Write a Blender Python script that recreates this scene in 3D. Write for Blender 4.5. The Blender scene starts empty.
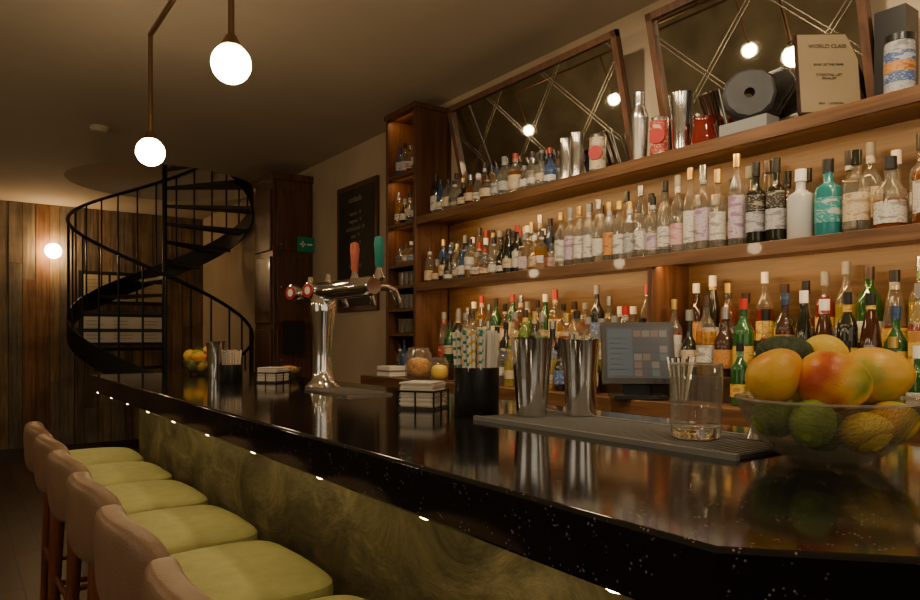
import bpy, math, random
from math import sin, cos, pi, radians
from mathutils import Matrix, Vector
random.seed(7)
scene = bpy.context.scene
EYE = 1.28

# ---------------------------------------------------------------- materials
def new(name):
    m = bpy.data.materials.new(name); m.use_nodes = True
    nt = m.node_tree
    return m, nt, nt.nodes['Principled BSDF']

def mat(name, col, rough=0.5, metal=0.0, coat=0.0, emit=None, es=0, var=0.0, vscale=8, bump=0.0, bscale=60, spec=0.5, trans=0.0, vstretch=(1,1,1), cols=None):
    m, nt, p = new(name)
    p.inputs['Base Color'].default_value = (*col, 1)
    p.inputs['Roughness'].default_value = rough
    p.inputs['Metallic'].default_value = metal
    p.inputs['Coat Weight'].default_value = coat
    p.inputs['Specular IOR Level'].default_value = spec
    p.inputs['Transmission Weight'].default_value = trans
    if emit:
        p.inputs['Emission Color'].default_value = (*emit, 1)
        p.inputs['Emission Strength'].default_value = es
    tc = nt.nodes.new('ShaderNodeTexCoord')
    if var > 0 or cols:
        mp = nt.nodes.new('ShaderNodeMapping'); mp.inputs['Scale'].default_value = vstretch
        nt.links.new(tc.outputs['Object'], mp.inputs['Vector'])
        n = nt.nodes.new('ShaderNodeTexNoise'); n.inputs['Scale'].default_value = vscale
        n.inputs['Detail'].default_value = 6 if not cols else 2
        nt.links.new(mp.outputs[0], n.inputs['Vector'])
        r = nt.nodes.new('ShaderNodeValToRGB')
        r.color_ramp.elements[0].position = 0.3; r.color_ramp.elements[1].position = 0.7
        r.color_ramp.elements[0].color = (*[c*(1-var) for c in col], 1)
        r.color_ramp.elements[1].color = (*[min(1, c*(1+var)) for c in col], 1)
        if cols:
            r.color_ramp.elements[0].color = (*cols[0], 1); r.color_ramp.elements[1].color = (*cols[-1], 1)
            for k, c in enumerate(cols[1:-1]):
                e = r.color_ramp.elements.new(.3+.4*(k+1)/(len(cols)-1)); e.color = (*c, 1)
        nt.links.new(n.outputs['Fac'], r.inputs['Fac'])
        nt.links.new(r.outputs['Color'], p.inputs['Base Color'])
    if bump > 0:
        n2 = nt.nodes.new('ShaderNodeTexNoise'); n2.inputs['Scale'].default_value = bscale
        b = nt.nodes.new('ShaderNodeBump'); b.inputs['Strength'].default_value = bump
        b.inputs['Distance'].default_value = 0.01
        nt.links.new(tc.outputs['Object'], n2.inputs['Vector'])
        nt.links.new(n2.outputs['Fac'], b.inputs['Height'])
        nt.links.new(b.outputs['Normal'], p.inputs['Normal'])
    return m

def thin(name, tint, alpha=0.3, dcol=None, rough=0.04, bump=0, edge=.40, gf=.7):
    """thin-walled glass: tinted transparency + body + reflective surface (stronger at grazing angles)"""
    m, nt, p = new(name)
    out = nt.nodes['Material Output']
    p.inputs['Base Color'].default_value = (*(dcol or tint), 1)
    p.inputs['Roughness'].default_value = rough
    p.inputs['Specular IOR Level'].default_value = 1.0
    tr = nt.nodes.new('ShaderNodeBsdfTransparent'); tr.inputs['Color'].default_value = (*tint, 1)
    gl = nt.nodes.new('ShaderNodeBsdfGlossy'); gl.inputs['Roughness'].default_value = rough
    lw = nt.nodes.new('ShaderNodeLayerWeight'); lw.inputs['Blend'].default_value = 0.35
    mr = nt.nodes.new('ShaderNodeMapRange')
    mr.inputs['To Min'].default_value = alpha; mr.inputs['To Max'].default_value = min(1, alpha+edge)
    nt.links.new(lw.outputs['Facing'], mr.inputs['Value'])
    mx = nt.nodes.new('ShaderNodeMixShader')
    nt.links.new(mr.outputs[0], mx.inputs['Fac'])
    nt.links.new(tr.outputs[0], mx.inputs[1]); nt.links.new(p.outputs[0], mx.inputs[2])
    l2 = nt.nodes.new('ShaderNodeLayerWeight'); l2.inputs['Blend'].default_value = 0.5
    pw = nt.nodes.new('ShaderNodeMath'); pw.operation = 'POWER'; pw.inputs[1].default_value = 4
    nt.links.new(l2.outputs['Facing'], pw.inputs[0])
    ma = nt.nodes.new('ShaderNodeMath'); ma.operation = 'MULTIPLY_ADD'; ma.inputs[1].default_value = gf; ma.inputs[2].default_value = .05
    nt.links.new(pw.outputs[0], ma.inputs[0])
    m2 = nt.nodes.new('ShaderNodeMixShader'); nt.links.new(ma.outputs[0], m2.inputs['Fac'])
    nt.links.new(mx.outputs[0], m2.inputs[1]); nt.links.new(gl.outputs[0], m2.inputs[2])
    nt.links.new(m2.outputs[0], out.inputs['Surface'])
    if bump:
        v = nt.nodes.new('ShaderNodeTexVoronoi'); v.inputs['Scale'].default_value = 190
        tc = nt.nodes.new('ShaderNodeTexCoord'); nt.links.new(tc.outputs['Object'], v.inputs['Vector'])
        b = nt.nodes.new('ShaderNodeBump'); b.inputs['Strength'].default_value = bump; b.inputs['Distance'].default_value = 0.003
        nt.links.new(v.outputs['Distance'], b.inputs['Height'])
        for q in (p, gl, lw): nt.links.new(b.outputs[0], q.inputs['Normal'])
    return m

def label(name, col, ink, thr=.60):
    m, nt, p = new(name)
    p.inputs['Roughness'].default_value = 0.55
    tc = nt.nodes.new('ShaderNodeTexCoord')
    def nz(sc, ramp0, c0, c1, const=True):
        mp = nt.nodes.new('ShaderNodeMapping'); mp.inputs['Scale'].default_value = sc
        n = nt.nodes.new('ShaderNodeTexNoise'); n.inputs['Scale'].default_value = 1.0; n.inputs['Detail'].default_value = 1
        nt.links.new(tc.outputs['Object'], mp.inputs[0]); nt.links.new(mp.outputs[0], n.inputs['Vector'])
        r = nt.nodes.new('ShaderNodeValToRGB'); r.color_ramp.interpolation = 'CONSTANT' if const else 'LINEAR'
        r.color_ramp.elements[0].color = (*c0, 1)
        r.color_ramp.elements[1].position = ramp0; r.color_ramp.elements[1].color = (*c1, 1)
        nt.links.new(n.outputs['Fac'], r.inputs[0]); return r
    ink2 = [a*.35+b*.65 for a, b in zip(col, ink)]
    a = nz((110, 110, 330), thr, (0, 0, 0), (1, 1, 1))      # fine print
    b = nz((16, 16, 55), .60, (0, 0, 0), (1, 1, 1))        # emblems and bands
    ad = nt.nodes.new('ShaderNodeMath'); ad.operation = 'MAXIMUM'
    nt.links.new(a.outputs[0], ad.inputs[0]); nt.links.new(b.outputs[0], ad.inputs[1])
    mc = nt.nodes.new('ShaderNodeMix'); mc.data_type = 'RGBA'
    mc.inputs[6].default_value = (*col, 1); mc.inputs[7].default_value = (*ink2, 1)
    nt.links.new(ad.outputs[0], mc.inputs[0]); nt.links.new(mc.outputs[2], p.inputs['Base Color'])
    return m

def woodmat(name, c1, c2, rough=0.45, axis='Y', scale=3.0, coat=0.0, weather=0):
    m, nt, p = new(name)
    p.inputs['Roughness'].default_value = rough; p.inputs['Coat Weight'].default_value = coat
    tc = nt.nodes.new('ShaderNodeTexCoord'); mp = nt.nodes.new('ShaderNodeMapping')
    s = [14, 14, 14]; s['XYZ'.index(axis)] = 0.9
    mp.inputs['Scale'].default_value = s
    n = nt.nodes.new('ShaderNodeTexNoise'); n.inputs['Scale'].default_value = scale; n.inputs['Detail'].default_value = 8
    n.inputs['Distortion'].default_value = 0.6
    nt.links.new(tc.outputs['Object'], mp.inputs[0]); nt.links.new(mp.outputs[0], n.inputs['Vector'])
    r = nt.nodes.new('ShaderNodeValToRGB')
    r.color_ramp.elements[0].position = 0.32; r.color_ramp.elements[0].color = (*c1, 1)
    r.color_ramp.elements[1].position = 0.68; r.color_ramp.elements[1].color = (*c2, 1)
    nt.links.new(n.outputs['Fac'], r.inputs[0])
    col = r.outputs[0]
    if weather:
        n3 = nt.nodes.new('ShaderNodeTexNoise'); n3.inputs['Scale'].default_value = 3.5; n3.inputs['Detail'].default_value = 5
        nt.links.new(tc.outputs['Object'], n3.inputs['Vector'])
        r3 = nt.nodes.new('ShaderNodeValToRGB'); r3.color_ramp.elements[0].position = .4; r3.color_ramp.elements[1].position = .65
        nt.links.new(n3.outputs['Fac'], r3.inputs[0])
        mm = nt.nodes.new('ShaderNodeMix'); mm.data_type = 'RGBA'; mm.blend_type = 'MULTIPLY'
        mm.inputs[7].default_value = (.46, .45, .46, 1)
        sc = nt.nodes.new('ShaderNodeMath'); sc.operation = 'MULTIPLY'; sc.inputs[1].default_value = weather
        nt.links.new(r3.outputs[0], sc.inputs[0]); nt.links.new(sc.outputs[0], mm.inputs[0]); nt.links.new(col, mm.inputs[6])
        col = mm.outputs[2]
    nt.links.new(col, p.inputs['Base Color'])
    b = nt.nodes.new('ShaderNodeBump'); b.inputs['Strength'].default_value = 0.25 if not weather else .7; b.inputs['Distance'].default_value = 0.004
    nt.links.new(n.outputs['Fac'], b.inputs['Height']); nt.links.new(b.outputs[0], p.inputs['Normal'])
    return m

M = {}
M['ceil'] = mat('ceiling_paint', (0.50, 0.425, 0.32), 0.85, var=0.05, vscale=2)
M['plaster'] = mat('beige_plaster', (0.50, 0.395, 0.27), 0.8, var=0.1, vscale=3)
M['dgreen'] = mat('olive_wall_paint', (0.24, 0.21, 0.14), 0.7, var=0.3, vscale=3)
M['mahog'] = woodmat('mahogany', (0.075, 0.032, 0.012), (0.19, 0.09, 0.034), 0.35, 'Y', coat=0.2)
M['mahogz'] = woodmat('mahogany_upright', (0.06, 0.023, 0.010), (0.135, 0.055, 0.023), 0.4, 'Z', coat=0.2)
M['golden'] = woodmat('back_panel_wood', (0.070, 0.033, 0.008), (0.145, 0.074, 0.019), 0.4, 'Y')
M['darkwood'] = woodmat('dark_walnut', (0.02, 0.010, 0.006), (0.05, 0.024, 0.013), 0.35, 'Y', coat=0.3)
planks = [woodmat('plank_%d' % i, a, b, 0.75, 'Z', 2.0 + i*0.3, weather=.7) for i, (a, b) in enumerate([
    ((0.12, 0.066, 0.034), (0.30, 0.185, 0.095)), ((0.14, 0.10, 0.065), (0.30, 0.23, 0.15)),
    ((0.14, 0.066, 0.028), (0.32, 0.165, 0.07)), ((0.065, 0.047, 0.031), (0.20, 0.145, 0.095)),
    ((0.17, 0.11, 0.055), (0.34, 0.23, 0.12)), ((0.12, 0.097, 0.07), (0.24, 0.20, 0.15))])]
M['stoolwood'] = woodmat('red_stained_wood', (0.13, 0.036, 0.015), (0.26, 0.085, 0.035), 0.35, 'Z', coat=0.3)
M['leather'] = mat('tan_leather', (0.27, 0.165, 0.10), 0.42, var=0.15, vscale=12, bump=0.15, bscale=180)
M['seat'] = mat('olive_green_fabric', (0.44, 0.43, 0.18), 0.75, var=0.08, vscale=30, bump=0.25, bscale=400)
M['piping'] = mat('piping', (0.27, 0.25, 0.11), 0.7)
M['chrome'] = mat('chrome', (0.85, 0.83, 0.80), 0.09, 1.0)
M['tin'] = mat('polished_tin', (0.84, 0.82, 0.79), 0.13, 1.0)
M['steel'] = mat('brushed_steel', (0.62, 0.60, 0.56), 0.25, 1.0)
M['brass'] = mat('aged_brass', (0.42, 0.27, 0.12), 0.3, 1.0)
M['bronze'] = mat('bronze_pipe', (0.20, 0.12, 0.06), 0.35, 0.9)
M['iron'] = mat('black_iron', (0.012, 0.011, 0.010), 0.45, 0.4)
M['tread'] = mat('dark_stair_tread', (0.035, 0.028, 0.022), 0.5, 0.2)
M['black'] = mat('black_plastic', (0.012, 0.012, 0.012), 0.3)
M['charcoal'] = mat('charcoal', (0.03, 0.03, 0.033), 0.55, var=0.3, vscale=20)
M['white'] = mat('white_paper', (0.75, 0.72, 0.66), 0.7)
M['cream'] = mat('cream_card', (0.55, 0.45, 0.27), 0.5, var=0.1, vscale=5)
M['plaque'] = mat('plaque_gold_card', (0.23, 0.175, 0.10), 0.45, var=0.1, vscale=5)
M['grey'] = mat('grey', (0.2, 0.2, 0.19), 0.5)
M['red'] = mat('red', (0.38, 0.02, 0.015), 0.35)
M['coral'] = mat('coral_wood', (0.42, 0.10, 0.06), 0.4, var=0.3, vscale=30)
M['teal'] = mat('teal', (0.01, 0.24, 0.20), 0.4)
M['yellow'] = mat('yellow', (0.78, 0.42, 0.02), 0.5)
M['green'] = mat('sign_green', (0.0, 0.10, 0.045), 0.5, emit=(0, .5, .2), es=.03)
M['gold'] = mat('gold_foil', (0.75, 0.5, 0.15), 0.3, 0.9)
M['slate'] = mat('chalkboard', (0.03, 0.026, 0.022), 0.7, var=0.4, vscale=8)
M['mirror'] = mat('mirror_glass', (0.76, 0.73, 0.65), 0.02, 1.0)
M['etch'] = mat('bevel_line', (0.50, 0.45, 0.36), 0.2, 0.9)
M['rubber'] = mat('bar_mat', (0.10, 0.085, 0.07), 0.5, var=0.3, vscale=60, bump=0.6, bscale=400)
M['globe'] = mat('opal_globe', (1, 0.9, 0.75), 0.4, emit=(1.0, 0.73, 0.42), es=60)
M['sconce'] = mat('opal_sconce', (1, 0.9, 0.75), 0.4, emit=(1.0, 0.64, 0.30), es=70)
M['shaft_fill'] = mat('added_shaft_lamp', (1, 0.9, 0.75), 0.4, emit=(1.0, 0.68, 0.36), es=20)
M['puck'] = mat('led_puck', (1, 0.9, 0.6), 0.4, emit=(1.0, 0.74, 0.34), es=50)
M['screen'] = mat('lcd_screen', (0.03, 0.03, 0.032), 0.2, emit=(0.40, 0.38, 0.36), es=0.07)
for nm, c in (('sc_a', (.34, .24, .20)), ('sc_b', (.16, .22, .27)), ('sc_c', (.34, .32, .28)), ('sc_d', (.20, .26, .28))): M[nm] = mat('screen_button_'+nm, [q*.2 for q in c], .25, emit=c, es=.11)
OR, YE, RD, GR = (.80, .34, .03), (.82, .48, .05), (.50, .08, .025), (.20, .28, .035)
M['mango'] = mat('mango_skin', OR, 0.34, vscale=15, bump=0.10, bscale=300, cols=[GR, (.60, .45, .05), YE, OR, (.65, .17, .03), RD])
M['grapefruit'] = mat('yellow_mango_skin', OR, 0.34, vscale=12, bump=0.10, bscale=300, cols=[(.42, .40, .06), YE, YE, OR, (.75, .24, .03)])
M['lemon'] = mat('lemon_skin', (0.80, 0.56, 0.06), 0.4, var=0.12, vscale=14, bump=0.25, bscale=350)
M['lime'] = mat('lime_skin', (0.22, 0.31, 0.04), 0.4, var=0.35, vscale=25, bump=0.2, bscale=350)
M['avocado'] = mat('avocado_skin', (0.035, 0.065, 0.02), 0.4, var=0.4, vscale=60, bump=0.5, bscale=250)
M['bowl'] = thin('hammered_glass', (0.93, 0.93, 0.87), 0.11, (0.32, 0.31, 0.25), 0.10, bump=1.0, edge=.36, gf=.5)
M['rim'] = thin('glass_rim', (0.93, 0.93, 0.87), 0.35, (0.55, 0.52, 0.44), 0.05, edge=.4)
M['snack'] = mat('snack_mix', (0.5, 0.25, 0.07), 0.6, var=0.5, vscale=70, bump=1, bscale=120)
M['clearglass'] = thin('tumbler_glass', (0.95, 0.95, 0.93), 0.04, (0.50, 0.49, 0.45), 0.03, edge=.38, gf=.9)
m, nt, p = new('tumbler_base_glass'); p.inputs['Transmission Weight'].default_value = 1; p.inputs['Roughness'].default_value = 0.0
p.inputs['IOR'].default_value = 1.48; p.inputs['Base Color'].default_value = (0.97, 0.97, 0.95, 1); M['glass'] = m
# bottle glass
M['g_clear'] = thin('clear_glass', (0.91, 0.89, 0.82), 0.08, (0.36, 0.33, 0.26))
M['g_clear2'] = thin('clear_spirit', (0.87, 0.87, 0.82), 0.12, (0.36, 0.34, 0.29))
M['g_amber'] = thin('amber_spirit', (0.70, 0.30, 0.06), 0.35, (0.24, 0.075, 0.012))
M['g_gold'] = thin('golden_spirit', (0.88, 0.60, 0.18), 0.25, (0.42, 0.23, 0.04))
M['g_yel'] = thin('yellow_liqueur', (0.85, 0.74, 0.15), 0.40, (0.42, 0.34, 0.05))
M['g_green'] = thin('green_glass', (0.10, 0.40, 0.07), 0.45, (0.02, 0.12, 0.018))
M['g_lime'] = thin('green_liqueur', (0.45, 0.65, 0.15), 0.40, (0.17, 0.27, 0.04))
M['g_dark'] = mat('dark_bottle_glass', (0.012, 0.013, 0.007), 0.06, spec=0.8)
M['g_brown'] = mat('brown_bottle_glass', (0.035, 0.012, 0.004), 0.06, spec=0.8)
M['g_red'] = thin('red_liqueur', (0.6, 0.05, 0.03), 0.55, (0.22, 0.02, 0.01))
M['g_blue'] = thin('blue_glass', (0.35, 0.55, 0.85), 0.35, (0.06, 0.12, 0.26))
M['g_teal'] = mat('teal_bottle', (0.015, 0.17, 0.17), 0.15, spec=0.8)
M['g_white'] = mat('white_ceramic_bottle', (0.40, 0.40, 0.37), 0.25)
L = {k: label('label_'+k, a, b) for k, a, b in [
    ('white', (0.56, 0.53, 0.46), (0.12, 0.10, 0.09)), ('cream', (0.52, 0.43, 0.28), (0.22, 0.10, 0.05)),
    ('black', (0.015, 0.015, 0.015), (0.40, 0.34, 0.24)), ('red', (0.33, 0.025, 0.018), (0.6, 0.5, 0.3)),
    ('yellow', (0.58, 0.40, 0.05), (0.25, 0.04, 0.02)), ('blue', (0.05, 0.10, 0.24), (0.5, 0.5, 0.5)),
    ('purple', (0.46, 0.38, 0.43), (0.16, 0.04, 0.18)), ('pink', (0.52, 0.36, 0.34), (0.4, 0.1, 0.15)),
    ('orange', (0.50, 0.22, 0.05), (0.1, 0.03, 0.01)), ('green', (0.05, 0.17, 0.06), (0.6, 0.55, 0.35)),
    ('teal', (0.02, 0.25, 0.25), (0.6, 0.6, 0.5)), ('silver', (0.38, 0.38, 0.37), (0.08, 0.08, 0.1))]}

# granite
m, nt, p = new('black_granite')
tc = nt.nodes.new('ShaderNodeTexCoord')
v = nt.nodes.new('ShaderNodeTexVoronoi'); v.inputs['Scale'].default_value = 170
nt.links.new(tc.outputs['Object'], v.inputs['Vector'])
r = nt.nodes.new('ShaderNodeValToRGB'); r.color_ramp.elements[0].position = 0.14; r.color_ramp.elements[1].position = 0.26
r.color_ramp.elements[0].color = (1, 1, 1, 1); r.color_ramp.elements[1].color = (0, 0, 0, 1)
nt.links.new(v.outputs['Distance'], r.inputs[0])
n = nt.nodes.new('ShaderNodeTexNoise'); n.inputs['Scale'].default_value = 45
nt.links.new(tc.outputs['Object'], n.inputs['Vector'])
r2 = nt.nodes.new('ShaderNodeValToRGB'); r2.color_ramp.elements[0].position = 0.52; r2.color_ramp.elements[1].position = 0.60
nt.links.new(n.outputs['Fac'], r2.inputs[0])
mu = nt.nodes.new('ShaderNodeMath'); mu.operation = 'MULTIPLY'
nt.links.new(r.outputs[0], mu.inputs[0]); nt.links.new(r2.outputs[0], mu.inputs[1])
mc = nt.nodes.new('ShaderNodeMix'); mc.data_type = 'RGBA'
mc.inputs[6].default_value = (0.008, 0.0078, 0.0082, 1); mc.inputs[7].default_value = (0.27, 0.25, 0.23, 1)
nt.links.new(mu.outputs[0], mc.inputs[0]); nt.links.new(mc.outputs[2], p.inputs['Base Color'])
p.inputs['Roughness'].default_value = 0.09; p.inputs['Specular IOR Level'].default_value = 0.6
M['granite'] = m

# bar front patinated panel
m, nt, p = new('marbled_panel')
tc = nt.nodes.new('ShaderNodeTexCoord'); mp = nt.nodes.new('ShaderNodeMapping'); mp.inputs['Scale'].default_value = (1, 0.6, 1); mp.inputs['Rotation'].default_value = (.5, 0, 0)
n = nt.nodes.new('ShaderNodeTexNoise'); n.inputs['Scale'].default_value = 6; n.inputs['Detail'].default_value = 14; n.inputs['Roughness'].default_value = .75; n.inputs['Distortion'].default_value = 1.0
nt.links.new(tc.outputs['Object'], mp.inputs[0]); nt.links.new(mp.outputs[0], n.inputs['Vector'])
r = nt.nodes.new('ShaderNodeValToRGB')
r.color_ramp.elements[0].position = 0.36; r.color_ramp.elements[0].color = (0.055, 0.050, 0.026, 1)
r.color_ramp.elements[1].position = 0.70; r.color_ramp.elements[1].color = (0.36, 0.315, 0.165, 1)
e = r.color_ramp.elements.new(.5); e.color = (0.15, 0.132, 0.067, 1)
nt.links.new(n.outputs['Fac'], r.inputs[0]); nt.links.new(r.outputs[0], p.inputs['Base Color'])
bb = nt.nodes.new('ShaderNodeBump'); bb.inputs['Strength'].default_value = .6; bb.inputs['Distance'].default_value = .012
nt.links.new(n.outputs['Fac'], bb.inputs['Height']); nt.links.new(bb.outputs[0], p.inputs['Normal'])
p.inputs['Roughness'].default_value = 0.42; p.inputs['Metallic'].default_value = 0.2
M['patina'] = m

# floor boards
m, nt, p = new('dark_floorboards')
tc = nt.nodes.new('ShaderNodeTexCoord'); mp = nt.nodes.new('ShaderNodeMapping'); mp.inputs['Rotation'].default_value = (0, 0, pi/2)
bk = nt.nodes.new('ShaderNodeTexBrick'); bk.inputs['Scale'].default_value = 1.0
bk.inputs['Brick Width'].default_value = 1.4; bk.inputs['Row Height'].default_value = 0.14; bk.inputs['Mortar Size'].default_value = 0.004
bk.inputs['Color1'].default_value = (0.045, 0.025, 0.014, 1); bk.inputs['Color2'].default_value = (0.08, 0.047, 0.027, 1); bk.inputs['Mortar'].default_value = (0.006, 0.004, 0.003, 1)
nt.links.new(tc.outputs['Object'], mp.inputs[0]); nt.links.new(mp.outputs[0], bk.inputs['Vector'])
nt.links.new(bk.outputs['Color'], p.inputs['Base Color']); p.inputs['Roughness'].default_value = 0.4
M['floor'] = m

# ---------------------------------------------------------------- mesh builder
class MB:
    def __init__(s):
        s.v = []; s.f = []; s.mi = []; s.ms = []; s.xf = Matrix.Identity(4)
    def mid(s, m):
        if m not in s.ms: s.ms.append(m)
        return s.ms.index(m)
    def add(s, vs, fs, m):
        o = len(s.v)
        s.v += [tuple(s.xf @ Vector(q)) for q in vs]
        if not isinstance(m, list): m = [m]*len(fs)
        for f, mm in zip(fs, m):
            s.f.append([o+i for i in f]); s.mi.append(s.mid(mm))
    def box(s, x0, x1, y0, y1, z0, z1, m):
        vs = [(x, y, z) for x in (x0, x1) for y in (y0, y1) for z in (z0, z1)]
        s.add(vs, [(0,1,3,2),(4,6,7,5),(0,4,5,1),(2,3,7,6),(0,2,6,4),(1,5,7,3)], m)
    def lathe(s, prof, c, m, n=20, a0=0, a1=2*pi):
        full = abs(a1-a0-2*pi) < 1e-6
        k = n if full else n+1
        vs = []; fs = []; ml = []
        for (r, z) in prof:
            for i in range(k):
                a = a0+(a1-a0)*i/n
                vs.append((c[0]+r*cos(a), c[1]+r*sin(a), c[2]+z))
        for j in range(len(prof)-1):
            for i in range(n):
                i2 = (i+1) % k if full else i+1
                fs.append((j*k+i, j*k+i2, (j+1)*k+i2, (j+1)*k+i))
                ml.append(m[j] if isinstance(m, list) else m)
        s.add(vs, fs, ml)
    def tube(s, pts, r, m, n=8, cap=True):
        pts = [Vector(q) for q in pts]; vs = []; fs = []
        rr = r if isinstance(r, list) else [r]*len(pts)
        ref = None
        for i, q in enumerate(pts):
            d = (pts[min(i+1, len(pts)-1)]-pts[max(i-1, 0)]).normalized()
            if ref is None:
                ref = Vector((0, 0, 1)) if abs(d.z) < 0.9 else Vector((1, 0, 0))
            a = d.cross(ref).normalized(); b = d.cross(a).normalized(); ref = -b if (-b).dot(ref) > 0 else b
            for k in range(n):
                t = 2*pi*k/n
                vs.append(tuple(q+a*cos(t)*rr[i]+b*sin(t)*rr[i]))
        for i in range(len(pts)-1):
            for k in range(n):
                fs.append((i*n+k, i*n+(k+1) % n, (i+1)*n+(k+1) % n, (i+1)*n+k))
        ml = [m]*len(fs) if not isinstance(m, list) else [m[(j//n) % len(m)] for j in range(len(fs))]
        if cap:
            fs += [tuple(range(n)), tuple(range((len(pts)-1)*n, len(pts)*n))[::-1]]
            ml += [ml[0], ml[-1]]
        s.add(vs, fs, ml)
    def sup(s, c, h, e1, e2, m, nu=28, nv=14, fn=None, rot=None):
        sg = lambda x, e: math.copysign(abs(x)**e, x)
        vs = []; fs = []
        for j in range(nv+1):
            ph = -pi/2+pi*j/nv
            for i in range(nu):
                th = 2*pi*i/nu
                q = Vector((h[0]*sg(cos(ph), e1)*sg(cos(th), e2), h[1]*sg(cos(ph), e1)*sg(sin(th), e2), h[2]*sg(sin(ph), e1)))
                if fn: q = Vector(fn(q))
                if rot is not None: q = rot @ q
                vs.append((q.x+c[0], q.y+c[1], q.z+c[2]))
        for j in range(nv):
            for i in range(nu):
                fs.append((j*nu+i, j*nu+(i+1) % nu, (j+1)*nu+(i+1) % nu, (j+1)*nu+i))
        s.add(vs, fs, m)
    def prism(s, poly, z0, z1, m):
        n = len(poly)
        vs = [(x, y, z0) for x, y in poly]+[(x, y, z1) for x, y in poly]
        fs = [tuple(range(n))[::-1], tuple(range(n, 2*n))]+[(i, (i+1) % n, n+(i+1) % n, n+i) for i in range(n)]
        s.add(vs, fs, m)
    def build(s, name, loc=(0, 0, 0), bevel=0, ang=38):
        me = bpy.data.meshes.new(name)
        me.from_pydata([(x-loc[0], y-loc[1], z-loc[2]) for x, y, z in s.v], [], s.f)
        for mm in s.ms: me.materials.append(mm)
        for pl, i in zip(me.polygons, s.mi): pl.material_index = i; pl.use_smooth = True
        import bmesh
        bm = bmesh.new(); bm.from_mesh(me)
        bmesh.ops.remove_doubles(bm, verts=bm.verts, dist=1e-6)
        bmesh.ops.recalc_face_normals(bm, faces=bm.faces)
        bm.to_mesh(me); bm.free()
        me.set_sharp_from_angle(angle=radians(ang))
        ob = bpy.data.objects.new(name, me); scene.collection.objects.link(ob); ob.location = loc
        if bevel:
            b = ob.modifiers.new('bevel', 'BEVEL'); b.width = bevel; b.segments = 2; b.limit_method = 'ANGLE'
            b.angle_limit = radians(50)
        return ob

def text(body, size, mtx, m, parent=None, name='lettering', align='CENTER', ls=1.0):
    cu = bpy.data.curves.new(name, 'FONT'); cu.body = body; cu.size = size; cu.align_x = align; cu.space_line = ls
    cu.extrude = 0.0004
    ob = bpy.data.objects.new(name, cu); scene.collection.objects.link(ob)
    cu.materials.append(m); ob.matrix_world = mtx
    if parent:
        ob.parent = parent; ob.matrix_parent_inverse = parent.matrix_world.inverted()
    return ob

def frame(o, u, v):   # matrix with local x=u, y=v, z=u×v
    u = Vector(u).normalized(); v = Vector(v).normalized(); w = u.cross(v)
    mt = Matrix((u, v, w)).transposed().to_4x4(); mt.translation = Vector(o)
    return mt

# ---------------------------------------------------------------- room
CZ = 2.73; WX = 2.45; FY = 8.79; LX = -2.6; BY = -2.6
SX, SY, SR = 1.60, 7.0, .79          # spiral stair centre and radius
b = MB(); b.box(LX-.1, WX+.1, BY-.1, FY+.1, -0.1, 0, M['floor']); b.build('floor')
HX0, HX1, HY0, HY1 = SX-.85, SX+.85, SY-.85, SY+.85
b = MB()
b.box(LX-.1, WX+.1, BY, HY0, CZ, CZ+.12, M['ceil'])
b.box(LX-.1, WX+.1, HY1, FY+.1, CZ, CZ+.12, M['ceil'])
b.box(LX-.1, HX0, HY0, HY1, CZ, CZ+.12, M['ceil'])
# square-to-round opening for the spiral stair
N = 64; vs = []; fs = []
for z in (CZ, CZ+.12):
    for i in range(N):
        a = 2*pi*i/N; c_, s_ = cos(a), sin(a); k = .85/max(abs(c_), abs(s_))
        vs.append((SX+.828*c_, SY+.828*s_, z)); vs.append((SX+k*c_, SY+k*s_, z))
for i in range(N):
    j = (i+1) % N
    fs += [(2*i, 2*i+1, 2*j+1, 2*j), (2*N+2*i, 2*N+2*j, 2*N+2*j+1, 2*N+2*i+1), (2*i, 2*j, 2*N+2*j, 2*N+2*i)]
b.add(vs, fs, M['ceil'])
b.build('ceiling')
b = MB(); b.lathe([(.83, CZ+.12), (.83, 4.6), (0, 4.6)], (SX, SY, 0), M['ceil'], 64); b.build('wall_stairwell')
b = MB(); b.sup((SX+.3, SY+.68, 3.9), (.08, .08, .08), 1, 1, M['shaft_fill'], 24, 16); b.tube([(SX+.3, SY+.76, 3.9), (SX+.3, SY+.72, 3.9)], .03, M['bronze'], 12); b.build('globe_wall_sconce')  # lamp added to bring the stair shaft near the ceiling's brightness
b = MB(); b.box(WX, WX+.1, BY, FY+.1, 0, CZ, M['plaster']); b.build('wall_right')
# back wall, unseen: low dado trims reflections, made-up shopfront openings let world fill in
b = MB(); b.box(LX-.1, WX+.1, BY-.1, BY, 0, .95, M['darkwood']); b.box(LX-.1, WX+.1, BY-.1, BY, 2.45, CZ, M['darkwood'])
for xx in (LX-.1, -1.4, -.2, 1.0, WX-.02): b.box(xx, xx+.1, BY-.1, BY, .95, 2.45, M['darkwood'])
b.build('wall_back')
b = MB()
x = LX; i = 0
b.box(LX, WX, FY+.02, FY+.1, 0, CZ, M['darkwood'])
while x < WX-.01:
    w = random.uniform(.09, .15); x1 = min(WX, x+w); z = 0
    cuts = sorted([0, CZ]+[random.uniform(.3, 2.5) for _ in range(random.choice([1, 1, 2]))])
    for z0, z1 in zip(cuts[:-1], cuts[1:]):
        b.box(x+.002, x1-.002, FY-random.uniform(0, .014), FY+.03, z0+.001, z1-.001, random.choice(planks))
    x = x1
b.build('wall_far', bevel=.002)
b = MB()
wy0, wy1, wz0, wz1 = 0.6, 2.6, 1.0, 2.35  # unseen window opening, added for daylight and mirror reflections
b.box(LX-.1, LX, BY, wy0, 0, CZ, M['dgreen']); b.box(LX-.1, LX, wy1, FY, 0, CZ, M['dgreen'])
b.box(LX-.1, LX, wy0, wy1, 0, wz0, M['dgreen']); b.box(LX-.1, LX, wy0, wy1, wz1, CZ, M['dgreen'])
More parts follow.
